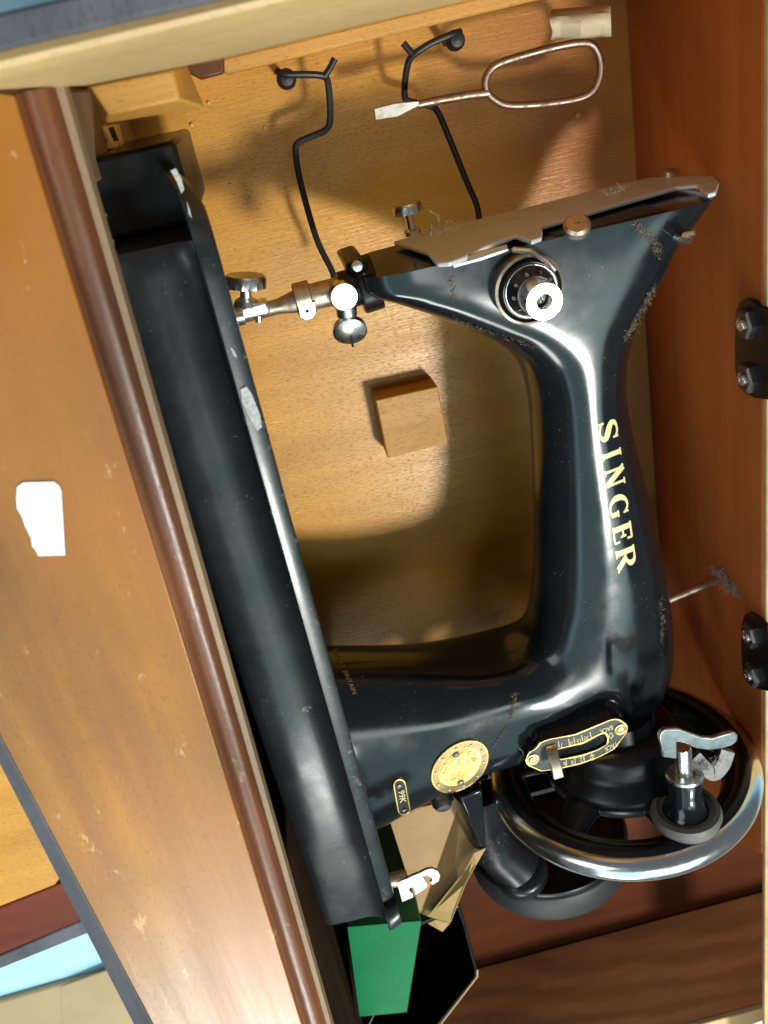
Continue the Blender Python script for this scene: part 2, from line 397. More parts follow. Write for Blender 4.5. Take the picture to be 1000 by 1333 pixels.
# ---- bed
XB = -.019; hb = .308
y0 = W(247, 222, hb).y; y1 = W(526, 1216, hb).y
yl = W(222, 318, hb+.010).y; ybt = W(440, 1203, hb+.012).y
bed = MB()
# skirt: front wall with a rounded shoulder, closed by rear and inner faces
sk = [(-.0066, -.0020), (-.0074, -.0038), (-.0088, -.0056), (-.0108, -.0070), (-.0134, -.0080), (-.0165, -.0086), (-.020, -.0088), (-.026, -.0088), (-.0340, -.0090), (-.0372, -.0100), (-.0390, -.0125), (-.0396, -.018), (-.0396, -.165), (-.0058, -.165)]
rings_ = []
for y in (yl, yl-.004, yl-.01, (yl+ybt)/2, ybt+.004, ybt):
    k = .003 if y in (yl, ybt) else (.0006 if y in (yl-.004, ybt+.004) else 0)
    rings_.append([Vector((XB+x+zz*.085, y, z(hb)+zz-k)) for x, zz in sk])
bed.rings(rings_)
bedo = bed.build('bed', M_bed, mach, smooth=50)
# plate with thick rounded rim (extruded along the bed, corner rounded at the left end)
rimo = MB()
def rim_outline(inset, rr=.035):
    pts = []
    ya, yb_ = y0-inset, y1+inset
    zt, zb_ = z(hb)-inset, z(hb)-.178+inset
    for cy, cz, a0, r in ((ya-rr, zt-rr, 90, rr), (yb_+.006, zt-.006, 90, .006), (yb_+.006, zb_+.006, 180, .006), (ya-rr, zb_+rr, 270, rr)):
        pass
    seq = [((yb_+.008, zt-.008), .008, 180, 90), ((ya-rr, zt-rr), rr, 90, 0), ((ya-rr, zb_+rr), rr, 0, -90), ((yb_+.008, zb_+.008), .008, 270, 180)]
    for (cy, cz), r, s0, s1 in seq:
        for i in range(17):
            q = math.radians(s0+(s1-s0)*i/8); pts.append((cy+math.cos(q)*r, cz+math.sin(q)*r))
    return pts
lay = [(-.0074, .0022), (-.0073, .0004), (-.0066, -.0002), (-.0058, -.0001), (-.0012, .0010), (-.0003, .0016), (0, .0026)]
def endround(y):
    d_ = max(0, .016-(y0-y)); return .016-math.sqrt(max(0, .016**2-d_**2))
rimo.rings([[Vector((XB+x+(p[1]-z(hb))*.085-endround(p[0])*.8*(1+x/.0074*.6), p[0], p[1])) for p in rim_outline(ins)] for x, ins in lay])
rimb = rimo.build('bed_plate', M_rim, mach, smooth=40)
chips = MB()
for poly in ([(313, 507), (321, 503), (328, 513), (333, 526), (339, 541), (341, 556), (335, 561), (329, 552), (322, 538), (315, 522)], [(300, 452), (305, 456), (309, 466), (304, 463)], [(222, 222), (229, 219), (236, 232), (240, 247), (236, 252), (231, 238)],
             [(243, 262), (247, 272), (250, 284), (246, 280)]):
    mx = min(a-.28*b for a, b in poly); Mx = max(a-.28*b for a, b in poly)
    chips.prism([W(a, b, hb-.00035+.0011*max(0, (a-.28*b-150)/34)) for a, b in poly], (0, 0, -.0003))
chips.build('paint_chips', M_chip, rimb, smooth=0)['kind'] = 'stuff'
# left end box of the bed: thin cheek and dark well with two bright studs
MB().box((XB-.054, yl+.001, z(hb)-.15), (XB-.0075, yl+.030, z(hb)-.045)).build('bed_end_well', M_blk2, mach, bevel=.002)
MB().box((XB-.0605, yl-.012, z(hb)-.15), (XB-.0545, y0-.004, z(hb)-.034)).build('bed_end_cheek', M_blk2, mach, bevel=.001)
for px, py in ((118, 282), (128, 316)):
    c = W(px, py, hb+.03)
    MB().tube([c, c+Vector((.006, -.001, .0015))], [.0012, .0010], 8).build('stud', M_nickel, mach)

# ---- casting : head, arm, shoulder, pillar in one sweep
HA = .402
secs = [  # inner px,py,h   outer px,py,h   half depth front, back, exponent
 (474, 347, .375, 949, 250, .372, .0288, .036, 6.5),
 (475, 370, .375, 944, 262, .374, .0288, .035, 6.0),
 (484, 391, .376, 924, 287, .376, .0288, .034, 5.5),
 (520, 402, .377, 892, 322, .380, .0288, .032, 5.0),
 (566, 416, .380, 868, 358, .386, .0287, .031, 4.2),
 (612, 432, .386, 845, 388, .392, .0286, .030, 3.4),
 (650, 448, .393, 826, 413, .398, .0285, .029, 2.7),
 (674, 470, HA, 813, 440, HA, .0283, .028, 2.25),
 (687, 503, HA, 808, 475, HA, .028, .027, 2.15),
 (693, 545, HA, 810, 520, HA, .0275, .027, 2.1),
 (696, 600, HA, 829-6, 580, HA, .0275, .028, 2.1),
 (697, 660, HA, 840, 645, HA, .028, .028, 2.1),
 (698, 720, HA, 853, 705, HA, .029, .029, 2.15),
 (697, 765, HA, 864, 760, HA, .030, .030, 2.25),
 (693, 792, HA, 872, 815, HA-.004, .031, .031, 2.4),
 (686, 806, HA+.005, 876, 866, HA-.010, .032, .032, 2.6),
 (674, 817, HA+.008, 868, 912, HA-.016, .033, .033, 2.7),
 (656, 826, HA+.010, 832, 944, HA-.020, .033, .034, 3.4),
 (630, 832, HA+.011, 772, 966, HA-.022, .034, .035, 3.8),
 (600, 836, HA+.012, 705, 988, HA-.023, .034, .036, 4.0),
 (560, 839, HA+.012, 625, 1012, HA-.024, .034, .038, 4.2),
 (510, 841, HA+.012, 560, 1046, HA-.024, .034, .040, 4.2),
 (450, 842, HA+.012, 497, 1081, HA-.024, .035, .044, 4.2),
 (400, 842, HA+.012, 452, 1106, HA-.024, .036, .046, 4.2),
]
fine = spline(secs, 16)
RN = 120
YF = W(600, 334, .37).y + .0012
cast_r = []
for (ix, iy, ih, ox, oy, oh, df, db, e) in fine:
    I = W(ix, iy, ih); O = W(ox, oy, oh)
    Ic = Vector((I.x, I.y, z(HA))); Oc = Vector((O.x, O.y, z(HA)))
    c = (Ic+Oc)/2; u = (Oc-Ic)/2
    ring = []
    for k in range(RN):
        q = 2*math.pi*k/RN; cs, sn = math.cos(q), math.sin(q)
        e_ = e if (cs > 0 or iy < 790) else 2.15+(e-2.15)*max(0, min(1, (ix-560)/130))
        a = math.copysign(abs(cs)**(2/e_), cs); b = math.copysign(abs(sn)**(2/e_), sn)
        p_ = c + u*a + Vector((0, 0, b*(df if b > 0 else db)))
        p_.y = min(p_.y, YF-.0034); ring.append(p_)
    cast_r.append(ring)
def proj(p):
    e = R.transposed() @ (p-CAM); return (500+e.x/-e.z/K, 666.5-e.y/-e.z/K)
def inside(q, poly):
    c_ = False; n = len(poly)
    for i in range(n):
        (x1, y1_), (x2, y2) = poly[i], poly[(i+1) % n]
        if (y1_ > q[1]) != (y2 > q[1]) and q[0] < (x2-x1)*(q[1]-y1_)/(y2-y1_)+x1: c_ = not c_
    return c_
def edged(q, poly):
    best = 1e9; n = len(poly)
    for i in range(n):
        a = Vector(poly[i]); b = Vector(poly[(i+1) % n]); p = Vector(q); t = max(0, min(1, (p-a).dot(b-a)/(b-a).length_squared)); best = min(best, (p-a-(b-a)*t).length)
    return best
RECESS = [(676, 1000), (682, 970), (700, 948), (740, 925), (785, 903), (806, 901), (822, 915), (824, 950), (770, 1010), (700, 1030)]
for it in range(40):
    new = [list(r_) for r_ in cast_r]
    for i in range(9*16, len(cast_r)-20):
        for k in range(RN):
            new[i][k] = cast_r[i][k]*.5+(cast_r[i-1][k]+cast_r[i+1][k])*.25
    cast_r = new
for ring in cast_r:                                    # scooped recess round the stitch plate
    for k, p in enumerate(ring):
        if p.z < z(HA)-.002: continue
        q = proj(p)
        if inside(q, RECESS):
            d_ = min(1, edged(q, RECESS)/17); d_ = d_*d_*(3-2*d_); ring[k] = p+Vector((0, .001, -.0062*d_))
cast = MB().rings(cast_r)
casto = cast.build('body_casting', M_black, mach, smooth=50)
bvh = BVHTree.FromPolygons([tuple(p) for p in cast.v], cast.f)
def hit(px, py):
    r = ray(px, py).normalized(); p, n, i, dd = bvh.ray_cast(CAM, r)
    if p is None: return W(px, py, HA-.03), Vector((0, 0, 1))
    if n.dot(r) > 0: n = -n
    return p, n
def decal(mb, polys_px, off):        # px polygons laid on the casting's skin
    for poly in polys_px:
        vs = []
        for (a, b) in poly:
            p, n = hit(a, b); vs.append(p+n*off)
        mb.add(vs, [list(range(len(vs)))])
def strokes_to_polys(path, widths, f):
    """2D path with widths in letter space -> quads in px through f"""
    n = len(path); L = []; Rr = []
    for i in range(n):
        a = path[max(i-1, 0)]; b = path[min(i+1, n-1)]
        dx, dy = b[0]-a[0], (b[1]-a[1]); l = math.hypot(dx, dy) or 1
        nx, ny = -dy/l, dx/l; w = widths[i]*.66
        L.append(f(path[i][0]+nx*w, path[i][1]+ny*w)); Rr.append(f(path[i][0]-nx*w, path[i][1]-ny*w))
    return [[L[i], L[i+1], Rr[i+1], Rr[i]] for i in range(n-1)]
HC = 118.                                              # cap height in lettering units
def letter_strokes():
    y = lambda v: v*HC
    D = {}
    def sp(pts, ws):
        q = spline([(a, y(b), w) for (a, b), w in zip(pts, ws)], 4)
        return [(p[0], p[1]) for p in q], [p[2] for p in q]
    def st(x0, v0, x1, v1, w, n=5):
        return [(x0+(x1-x0)*i/n, y(v0+(v1-v0)*i/n)) for i in range(n+1)], [w]*(n+1)
    D['S'] = [sp([(90, .76), (84, .88), (66, .955), (44, .955), (24, .87), (20, .72), (36, .58), (60, .47), (82, .34), (84, .18), (66, .05), (42, .045), (20, .12), (10, .26)], [5, 9, 10, 10, 17, 21, 25, 27, 25, 19, 10, 10, 10, 5]),
              st(90, .98, 90, .70, 8), st(10, .30, 10, .02, 8)]
    D['I'] = [st(22, 0, 22, 1, 21), st(2, .03, 42, .03, 8), st(2, .97, 42, .97, 8)]
    D['N'] = [st(16, 0, 16, 1, 11), st(14, 1, 88, 0, 25), st(90, 0, 90, 1, 11), st(0, .03, 34, .03, 8), st(72, .97, 106, .97, 8), st(-4, .97, 22, .97, 8)]
    D['G'] = [sp([(100, .74), (92, .87), (66, .965), (36, .89), (18, .70), (14, .5), (18, .3), (36, .11), (64, .03), (86, .06), (100, .12)], [6, 10, 10, 15, 23, 26, 23, 15, 9, 9, 12]),
              st(98, .06, 98, .42, 20), st(80, .43, 116, .43, 8), st(101, .98, 101, .70, 8)]
    D['E'] = [st(22, 0, 22, 1, 22), st(2, .965, 84, .965, 9), st(22, .53, 64, .53, 9), st(2, .035, 88, .035, 9), st(82, .98, 82, .72, 9), st(64, .68, 64, .38, 9), st(87, .02, 87, .30, 9)]
    D['R'] = [st(22, 0, 22, 1, 22), st(2, .03, 44, .03, 8), sp([(2, .965), (44, .965), (72, .93), (86, .75), (72, .56), (48, .50), (22, .50)], [9, 9, 14, 23, 14, 9, 9]), st(50, .52, 98, .02, 23), st(88, .03, 116, .03, 8)]
    return D
LT = letter_strokes()
for ch, t0 in (('S', -6), ('I', 184), ('N', 290), ('G', 466), ('E', 643), ('R', 790)):
    kx = {'S': 1.28, 'I': 1.12, 'N': 1.12, 'G': 1.12, 'E': 1.2, 'R': 1.22}[ch]
    def f(x, yv, t0=t0, kx=kx):
        t = t0+x*kx; bx = 182+t*.137; by = 250+t*.99
        cx = bx+yv/HC*112; cy = by-yv/HC*45
        return 740+cx/4.757, 500+cy/4.757
    mb = MB()
    for j, (path, ws) in enumerate(LT[ch]):
        decal(mb, strokes_to_polys(path, ws, f), .00016+.00003*j)
    mb.build('gold_letter', M_gold, casto, smooth=0)

# generic text on px-space frame
def text2d(s):
    cu = bpy.data.curves.new('t', 'FONT'); cu.body = s; cu.size = 1; cu.resolution_u = 3
    o = bpy.data.objects.new('t', cu); C.objects.link(o)
    bpy.context.view_layer.update()
    me = o.to_mesh(); vs = [(v.co.x, v.co.y) for v in me.vertices]; fs = [list(p.vertices) for p in me.polygons]
    o.to_mesh_clear(); bpy.data.objects.remove(o); bpy.data.curves.remove(cu)
    xs = [v[0] for v in vs]; x0 = min(xs); w = max(xs)-x0
    return [(x-x0, y) for x, y in vs], fs, w
def text_px(mb, s, org, dir_, up, fn, xs=1.):
    """org px, up = px vector of one cap height, dir_ = px unit vector along the text"""
    vs, fs, w = text2d(s); cap = .70
    k = math.hypot(*up)/cap*xs
    mb.add([fn(org[0]+dir_[0]*x*k+up[0]*yv/cap, org[1]+dir_[1]*x*k+up[1]*yv/cap) for x, yv in vs], fs)
    return w*k
def onskin(off):
    def fn(a, b):
        p, n = hit(a, b); return p+n*off
    return fn
mb = MB()
text_px(mb, 'GREAT BRITAIN', (434, 846), (.40, .917), (5.8, -1.6), onskin(.0003), 1.05)
mb.build('gold_print', M_gold2, casto, smooth=0)['kind'] = 'stuff'

# brass badge
def ell(cx, cy, a, b, ang, n=40):
    ca, sa = math.cos(ang), math.sin(ang)
    return [(cx+ca*a*math.cos(t)-sa*b*math.sin(t), cy+sa*a*math.cos(t)+ca*b*math.sin(t)) for t in [2*math.pi*i/n for i in range(n)]]
def skin_ring(pts, off): return [hit(*p)[0]+hit(*p)[1]*off for p in pts]
BA = math.radians(-38)
bc = (598.3, 996.5)
bad = MB().rings([skin_ring(ell(*bc, 43*s, 28*s, BA), o) for s, o in ((1, -.0003), (1, .0008), (.97, .0012), (.93, .0012), (.91, .0009), (.75, .0009), (.73, .0012), (.71, .0012), (.69, .0010), (.35, .0011), (.02, .0012))]).build('badge', M_brass, mach, smooth=60)
MB().rings([skin_ring(ell(*bc, 43*q_, 28*q_, BA), .0013) for q_ in (.935, .735)], caps=False).build('badge_border', M_brassd, bad)
for (a, b) in ((593, 980.5), (599, 1016.5)):
    p, n = hit(a, b)
    MB().lathe(p+n*.0008, n, [(.0019, 0), (.0018, .0009), (.001, .0015), (.0002, .0016)], 16).build('rivet', M_nut, bad)
mbd = MB()
for i in range(10):
    q = ell(*bc, 35.8, 23.3, BA, 10)[i]; p, n = hit(*q)
    mbd.lathe(p+n*.0013, n, [(.0008, 0), (.0006, .0006), (.0001, .0007)], 8)
mbd.build('border_bead', M_gold, bad)
mbd = MB()                                             # raised relief in the middle of the badge
rnd = random.Random(3)
for i in range(70):
    r_ = math.sqrt(rnd.random())*.6; t = rnd.random()*6.283
    ca, sa = math.cos(BA), math.sin(BA); x = 43*r_*math.cos(t); y = 28*r_*math.sin(t)
    q = (bc[0]+ca*x-sa*y, bc[1]+sa*x+ca*y)
    if math.hypot(q[0]-593, q[1]-980) < 6 or math.hypot(q[0]-599, q[1]-1016) < 6: continue
    p, n = hit(*q); mbd.lathe(p+n*.0009, n, [(.0007+.0006*rnd.random(), 0), (.0004, .0005), (.0001, .0006)], 6)
mbd.build('relief', M_brass, bad)

# model tag
def pillpx(c0, c1, r, n=8):
    dx, dy = c1[0]-c0[0], c1[1]-c0[1]; a = math.atan2(dy, dx); out = []
    for i in range(n+1): t = a+math.pi/2+math.pi*i/n; out.append((c0[0]+r*math.cos(t), c0[1]+r*math.sin(t)))
    for i in range(n+1): t = a-math.pi/2+math.pi*i/n; out.append((c1[0]+r*math.cos(t), c1[1]+r*math.sin(t)))
    return out
T0, T1 = (520, 1021), (525.5, 1052)
tago = MB().rings([skin_ring(pillpx(T0, T1, r), o) for r, o in ((8.6, -.0003), (8.6, .0007), (8.2, .0010), (6.9, .0010), (6.6, .0007))], caps=True).build('model_tag', M_brass, mach, smooth=60)
MB().rings([skin_ring(pillpx(T0, T1, r), .00085) for r in (6.5, 3)], caps=True).build('tag_field', M_dialk, tago)
mb = MB(); text_px(mb, '99K', (517.6, 1027.5), (.175, .985), (8.4, -1.5), onskin(.0014), .80)
mb.build('tag_lettering', M_gold, tago, smooth=0)
for q in ((519.5, 1022), (526, 1053)):
    p, n = hit(*q); MB().lathe(p+n*.0006, n, [(.0014, 0), (.0013, .0007), (.0002, .001)], 14).build('rivet', M_nut, tago)

# stitch length plate
hs = .361
dirp = Vector((.955, -.296))                          # slot direction in px
def spt(px, py, dz=0.): return W(px, py, hs-dz)
out = [(684, 990), (688, 980), (697, 975), (704, 966), (716, 962), (748, 956), (775, 945), (797, 936), (806, 936), (812, 940), (817, 944), (817, 952), (810, 962), (800, 975), (780, 986), (755, 995), (728, 1001), (704, 1004), (695, 1000), (686, 996)]
hol = [(722, 988), (718, 980), (724, 976), (760, 968), (782, 956), (788, 955), (791, 961), (790, 969), (778, 976), (756, 983), (732, 988)]
def lerp_out(a, cpt, s): return (cpt[0]+(a[0]-cpt[0])*s, cpt[1]+(a[1]-cpt[1])*s)
def resample(poly, n, start):
    P = poly+[poly[0]]; L = [0]
    for i in range(len(poly)): L.append(L[-1]+math.hypot(P[i+1][0]-P[i][0], P[i+1][1]-P[i][1]))
    o = []
    for k in range(n):
        t = (L[-1]*k/n); i = max(j for j in range(len(poly)) if L[j] <= t+1e-9)
        s = (t-L[i])/((L[i+1]-L[i]) or 1); o.append((P[i][0]+(P[i+1][0]-P[i][0])*s, P[i][1]+(P[i+1][1]-P[i][1])*s))
    k0 = min(range(n), key=lambda k: math.hypot(o[k][0]-start[0], o[k][1]-start[1]))
    return o[k0:]+o[:k0]
def orient(p):
    a = sum(p[i][0]*p[(i+1) % len(p)][1]-p[(i+1) % len(p)][0]*p[i][1] for i in range(len(p)))
    return p if a > 0 else p[::-1]
NO = 72
ro = resample(orient(out), NO, (684, 990)); rh = resample(orient(hol), NO, (718, 980))
def toward(p, q, dpx):
    l = math.hypot(q[0]-p[0], q[1]-p[1]) or 1; return (p[0]+(q[0]-p[0])*dpx/l, p[1]+(q[1]-p[1])*dpx/l)
o1 = [toward(p, q, 1.6) for p, q in zip(ro, rh)]; h1 = [toward(q, p, 2.2) for p, q in zip(ro, rh)]
pl = MB()
pl.rings([[spt(*p, -.0015) for p in ro], [spt(*p, .0002) for p in ro], [spt(*p, .0002) for p in o1], [spt(*p, -.0002) for p in o1],
          [spt(*p, -.0002) for p in h1], [spt(*p, .0002) for p in h1], [spt(*p, .0002) for p in rh], [spt(*p, -.003) for p in rh]], caps=False)
M_platebk = plain('dark_plate_field', (.030, .036, .038), .45, .2)
plate = pl.build('stitch_plate', M_brass, mach, smooth=30)
for i, p in enumerate(plate.data.polygons):
    if (i//NO) == 3: p.material_index = 1
plate.data.materials.append(M_platebk)
for (a, b) in ((694, 989), (808, 950)):
    MB().lathe(spt(a, b, .0003), (0, 0, 1), [(.0036, -.0005), (.0036, .0003), (.0030, .0005), (.0024, .0003), (.0023, -.0002)], 20).build('plate_eyelet', M_brass, plate)
    MB().lathe(spt(a, b, .0003), (0, 0, 1), [(.0022, 0), (.0019, .0006), (.0005, .0009)], 14).build('plate_screw', M_nickel_d, plate)
mb = MB(); fnp = lambda a, b: spt(a, b, .0001)
for s, (a, b) in (('30', (763, 963)), ('15', (752.5, 967)), ('10', (742, 970)), ('7', (729, 972.5)), ('20', (771, 987.5)), ('12', (757, 991)), ('8', (743, 995)), ('6', (733, 997))):
    text_px(mb, s, (a+3, b-5.5), (-.965, .262), (1.1, 6.2), fnp, .75)
text_px(mb, 'BACK', (797, 944), (-.93, .37), (1.6, 5.6), fnp, .85)
text_px(mb, 'TACK', (803, 965.5), (-.9, .43), (1.6, 5.6), fnp, .85)
for (a, b, c, d_) in ((768, 953, 770, 961), (757, 957, 759, 965), (747, 960, 748.5, 968), (740, 962, 741.5, 970), (727, 965, 728, 973), (770, 980, 772, 990), (760, 983, 761, 993), (748, 986, 749.5, 996), (737, 989, 738, 998)):
    mb.add([spt(a-.5, b, .0001), spt(a+.5, b, .0001), spt(c+.5, d_, .0001), spt(c-.5, d_, .0001)], [(0, 1, 2, 3)])
dm = [(795, 953), (799, 957.5), (796, 962), (792, 958)]
mb.rings([[spt(*p, .0001) for p in dm], [spt(*toward(p, (795.5, 957.5), 1.3), .0001) for p in dm]], caps=False)
mb.build('plate_marking', M_gold, plate, smooth=0)
# housing behind the plate
MB().prism([spt(*toward(p, (750, 970), -0.5), -.0017) for p in ro], (.0, .012, -.03)).build('plate_housing', M_black, mach, bevel=.001)
# lever through the slot
lv = [W(718, 971, hs-.001), W(721, 984, hs-.006), W(725, 1000, hs-.010), W(728, 1014, hs-.012)]
q = MB()
for i in range(3):
    pass
wv = W(727, 990, hs)-W(719, 992, hs)
q.rings([[p-wv*.85, p+wv*.85, p+wv*.85+Vector((0, .0, -.003)), p-wv*.85+Vector((0, .0, -.003))] for p in lv])
q.build('stitch_lever', M_nickel_d, plate, bevel=.0006)

# ---- face plate in the plane Y = const at the head's end
YF = W(600, 334, .37).y + .0012
fpx = [(512, 314), (600, 291), (700, 266), (790, 243), (845, 231), (900, 229), (930, 229), (936, 236), (932, 249), (922, 252), (914, 249), (908, 240), (880, 243), (810, 263), (740, 284), (706, 294), (705, 308), (692, 313), (670, 306), (640, 317), (612, 327), (606, 333), (585, 341), (569, 342), (556, 328)]
face = MB().prism([WY(a, b, YF) for a, b in fpx], (0, -.0020, 0)).build('face_plate', M_plate, mach, bevel=.0006)
# screws, thumb screw and guides on the face plate
def knurled(mb, base, axis, r, t, n=36):
    axis = Vector(axis).normalized(); ref = Vector((1, 0, 0)) if abs(axis.x) < .9 else Vector((0, 0, 1))
    u = (ref-axis*ref.dot(axis)).normalized(); w = axis.cross(u); rings = []
    for tt, rr, kn in ((0, .86, 0), (0, 1, .05), (.75, 1, .05), (1, .9, 0), (1, .02, 0)):
        rings.append([Vector(base)+axis*tt*t+(u*math.cos(2*math.pi*k/n)+w*math.sin(2*math.pi*k/n))*r*rr*(1-(kn if k % 2 else 0)) for k in range(n)])
    mb.rings(rings)
pb = WY(538, 305, YF)
ax = (WY(537, 280, YF+.012)-pb).normalized(); ax = Vector((-.05, 1, .0)).normalized()
sm = MB(); sm.lathe(pb, ax, [(.0042, 0), (.0042, .002), (.0022, .003), (.0020, .008), (.0030, .0105)], 20); knurled(sm, pb+ax*.0102, ax, .0072, .0045)
sm.build('thumb_screw', M_nickel, face, smooth=30)
MB().lathe(WY(872, 229, YF), (0, 1, 0), [(.0042, 0), (.0042, .0022), (.003, .0032), (.0005, .0034)], 18).build('face_screw', M_nickel_d, face)
c = W(752, 290, .372)
MB().lathe(c+Vector((0, -.003, -.002)), (-.1, .75, .65), [(.0030, -.005), (.0030, -.001), (.0056, .0), (.0058, .0030), (.0046, .0042), (.0012, .0044), (.0010, .0034)], 28).build('guide_cup', M_nickel_d, mach)
MB().tube([hit(884, 311)[0], hit(884, 311)[0]+Vector((.002, 0, .004)), W(893, 306, .366), W(905, 303, .363)], [.0022, .0022, .0017, .0010], 10).build('thread_guide', M_nickel, mach)
# take-up lever edge bar just under the plate
MB().tube([W(591, 345, .368), W(625, 334, .366), W(660, 323, .366)], [.0012, .0022, .0016], 10).build('take_up_bar', M_nickel, mach)
MB().box((WY(708, 292, YF).x, YF-.014, z(.43)), (WY(912, 252, YF).x-.016, YF-.003, z(.376))).build('head_slot', M_blk2, mach, bevel=.001)

# ---- needle bar group
def cyl(a, b, ra, rb=None, n=20): return MB().tube([a, b], [ra, rb if rb else ra], n)
hn = .398
nb = cyl(W(482, 368, hn), W(444, 379, hn), .0085, .0085)
nb.lathe(W(479, 369, hn), W(470, 372, hn)-W(479, 369, hn), [(.0125, -.004), (.0125, .004), (.0118, .005)], 24)
nb.build('bar_bushing', M_blk2, mach)
nc = [W(448, 345, hn-.006), W(474, 336, hn-.010), W(482, 352, hn-.010), W(482, 388, hn-.010), W(470, 391, hn-.008), W(462, 372, hn-.004)]
MB().prism(nc, (0, 0, -.040)).build('nose_collar', M_blk2, mach, bevel=.002, seg=3)
MB().lathe(W(465, 346, hn-.012), (0, 0, 1), [(.0024, 0), (.0022, .0014), (.0005, .002)], 14).build('nose_screw', M_nickel, mach)
bar = MB().tube([W(466, 372, hn), W(430, 381, hn), W(404, 387, hn), W(392, 391, hn), W(362, 399, hn), W(335, 406, hn), W(306, 413, hn)], [.0060, .0060, .0058, .0056, .0034, .0034, .0034], 20).build('needle_bar', M_nickel_d, mach)
MB().tube([W(399, 372, hn-.002), W(404, 394, hn-.002)], .0001, 4)
col = MB(); a_ = W(384, 391, hn); b_ = W(404, 386, hn); col.lathe(a_, b_-a_, [(.0066, 0), (.0074, .0006), (.0074, (b_-a_).length), (.0066, (b_-a_).length+.0006)], 22)
col.build('bar_collar', M_nickel_d, bar)
tabp = [W(388, 398, hn-.007), W(411, 392, hn-.007), W(412, 408, hn-.007), W(408, 415, hn-.007), W(398, 418, hn-.007), W(390, 413, hn-.007)]
MB().prism(tabp, (0, 0, -.0014)).build('guide_tab', M_nickel, bar, bevel=.0004)
MB().lathe(W(400, 405, hn-.007), (0, 0, 1), [(.0008, -.0002), (.0008, .0001)], 10).build('tab_hole', M_hole, bar)
cb = [W(313, 401, hn-.006), W(347, 392, hn-.006), W(352, 404, hn-.006), W(351, 410, hn-.006), W(318, 418, hn-.006), W(313, 413, hn-.006)]
clamp = MB().prism(cb, (0, 0, -.010)).build('needle_clamp', M_nickel, mach, bevel=.0012, seg=3)
tb = W(321, 398, hn-.001); ta = W(320, 372, hn-.001)-tb; L_ = ta.length
tm = MB(); tm.lathe(tb, ta, [(.0058, 0), (.0050, L_*.28), (.0026, L_*.45), (.0026, L_*.75), (.004, L_*.95)], 20); knurled(tm, tb+ta*.93, ta, .0092, .0052)
tm.build('clamp_screw', M_nickel, clamp, smooth=30)
MB().tube([W(336, 410, hn-.004), W(337, 419, hn-.004)], .0016, 10).build('set_screw', M_nickel, clamp)
MB().tube([W(307, 412, hn-.003), W(318, 410, hn-.003)], .0044, 14).build('clamp_collar', M_nickel, clamp)
st_ = MB(); c0 = W(447, 384, hn-.006); st_.lathe(c0, (0, .0, 1), [(.0066, -.010), (.0066, .0030), (.0058, .0042), (.0004, .0044)], 24)
s0 = W(450, 394, hn-.004); s1 = W(455, 432, hn-.004); dd_ = s1-s0
st_.tube([s0, s0+dd_*.45], [.0048, .0046], 16); st_.tube([s0+dd_*.4, s0+dd_*.95], [.0028, .0024], 14)
st_.build('presser_clamp', M_nickel, mach, smooth=40)
kn = MB(); cc = W(456, 433, hn-.006); axk = (CAM-cc).normalized()*.9 + (s1-s0).normalized()*.75
kn.lathe(cc-axk.normalized()*.003, axk, [(.004, -.002), (.0076, .0), (.0078, .0026), (.0066, .0036), (.0004, .0038)], 24)
kno = kn.build('presser_screw', M_nickel, mach, smooth=40)
axn = axk.normalized()
sl = cc+axn*.0009; dv = (W(458, 441, hn)-W(457, 436, hn)).normalized()
MB().tube([sl+dv*.002, sl+dv*.006], .0006, 6).build('slot', M_hole, kno)

# ---- tension dial
t1 = W(709, 393, .347); ax = Vector((0, -.035, 1)).normalized(); AL = .0265; b0 = t1-ax*AL
up_ = Vector((0, 1, 0)); 
pxs = mpp(680, 382, .365)
dial = MB().lathe(b0, ax, [(44*pxs, -.012), (45*pxs, 0), (47*pxs, AL*.18), (46.5*pxs, AL*.24), (43*pxs, AL*.26), (42*pxs, AL*.20), (41*pxs, AL*.12)], 56).build('tension_dial', M_nickel_d, mach, smooth=30)
MB().lathe(b0, ax, [(41*pxs, AL*.0), (41*pxs, AL*.20), (37*pxs, AL*.30), (36*pxs, AL*.30)], 56).build('dial_base', M_dialk, dial, smooth=30)
MB().lathe(b0, ax, [(35*pxs, AL*.20), (34.5*pxs, AL*.31), (33.5*pxs, AL*.34), (24*pxs, AL*.56), (20*pxs, AL*.56)], 56).build('number_ring', M_dialk, dial, smooth=30)
MB().torus(b0+ax*AL*.325, ax, 34.2*pxs, .0003).build('ring_line', M_nickel, dial)
MB().lathe(b0, ax, [(24.5*pxs, AL*.54), (24.3*pxs, AL*.95), (23.3*pxs, AL*1.0), (10.5*pxs, AL*1.0), (10*pxs, AL*.96), (10*pxs, AL*.66)], 48).build('dial_knob', M_chrome, dial, smooth=30)
MB().lathe(b0, ax, [(9.8*pxs, AL*.66), (9.0*pxs, AL*.76), (5*pxs, AL*.82), (.1*pxs, AL*.84)], 24).build('dial_stud', M_nickel, dial, smooth=40)
ctop = b0+ax*AL*.846
ud = (W(703, 381, .35)-W(711, 396, .35)).normalized(); ud = (ud-ax*ud.dot(ax)).normalized(); ld = ax.cross(ud)
MB().add([ctop+ud*7*pxs+ld*.9*pxs, ctop-ud*7*pxs+ld*.9*pxs, ctop-ud*7*pxs-ld*.9*pxs, ctop+ud*7*pxs-ld*.9*pxs], [(0, 1, 2, 3)]).build('slot', M_hole, dial, smooth=0)
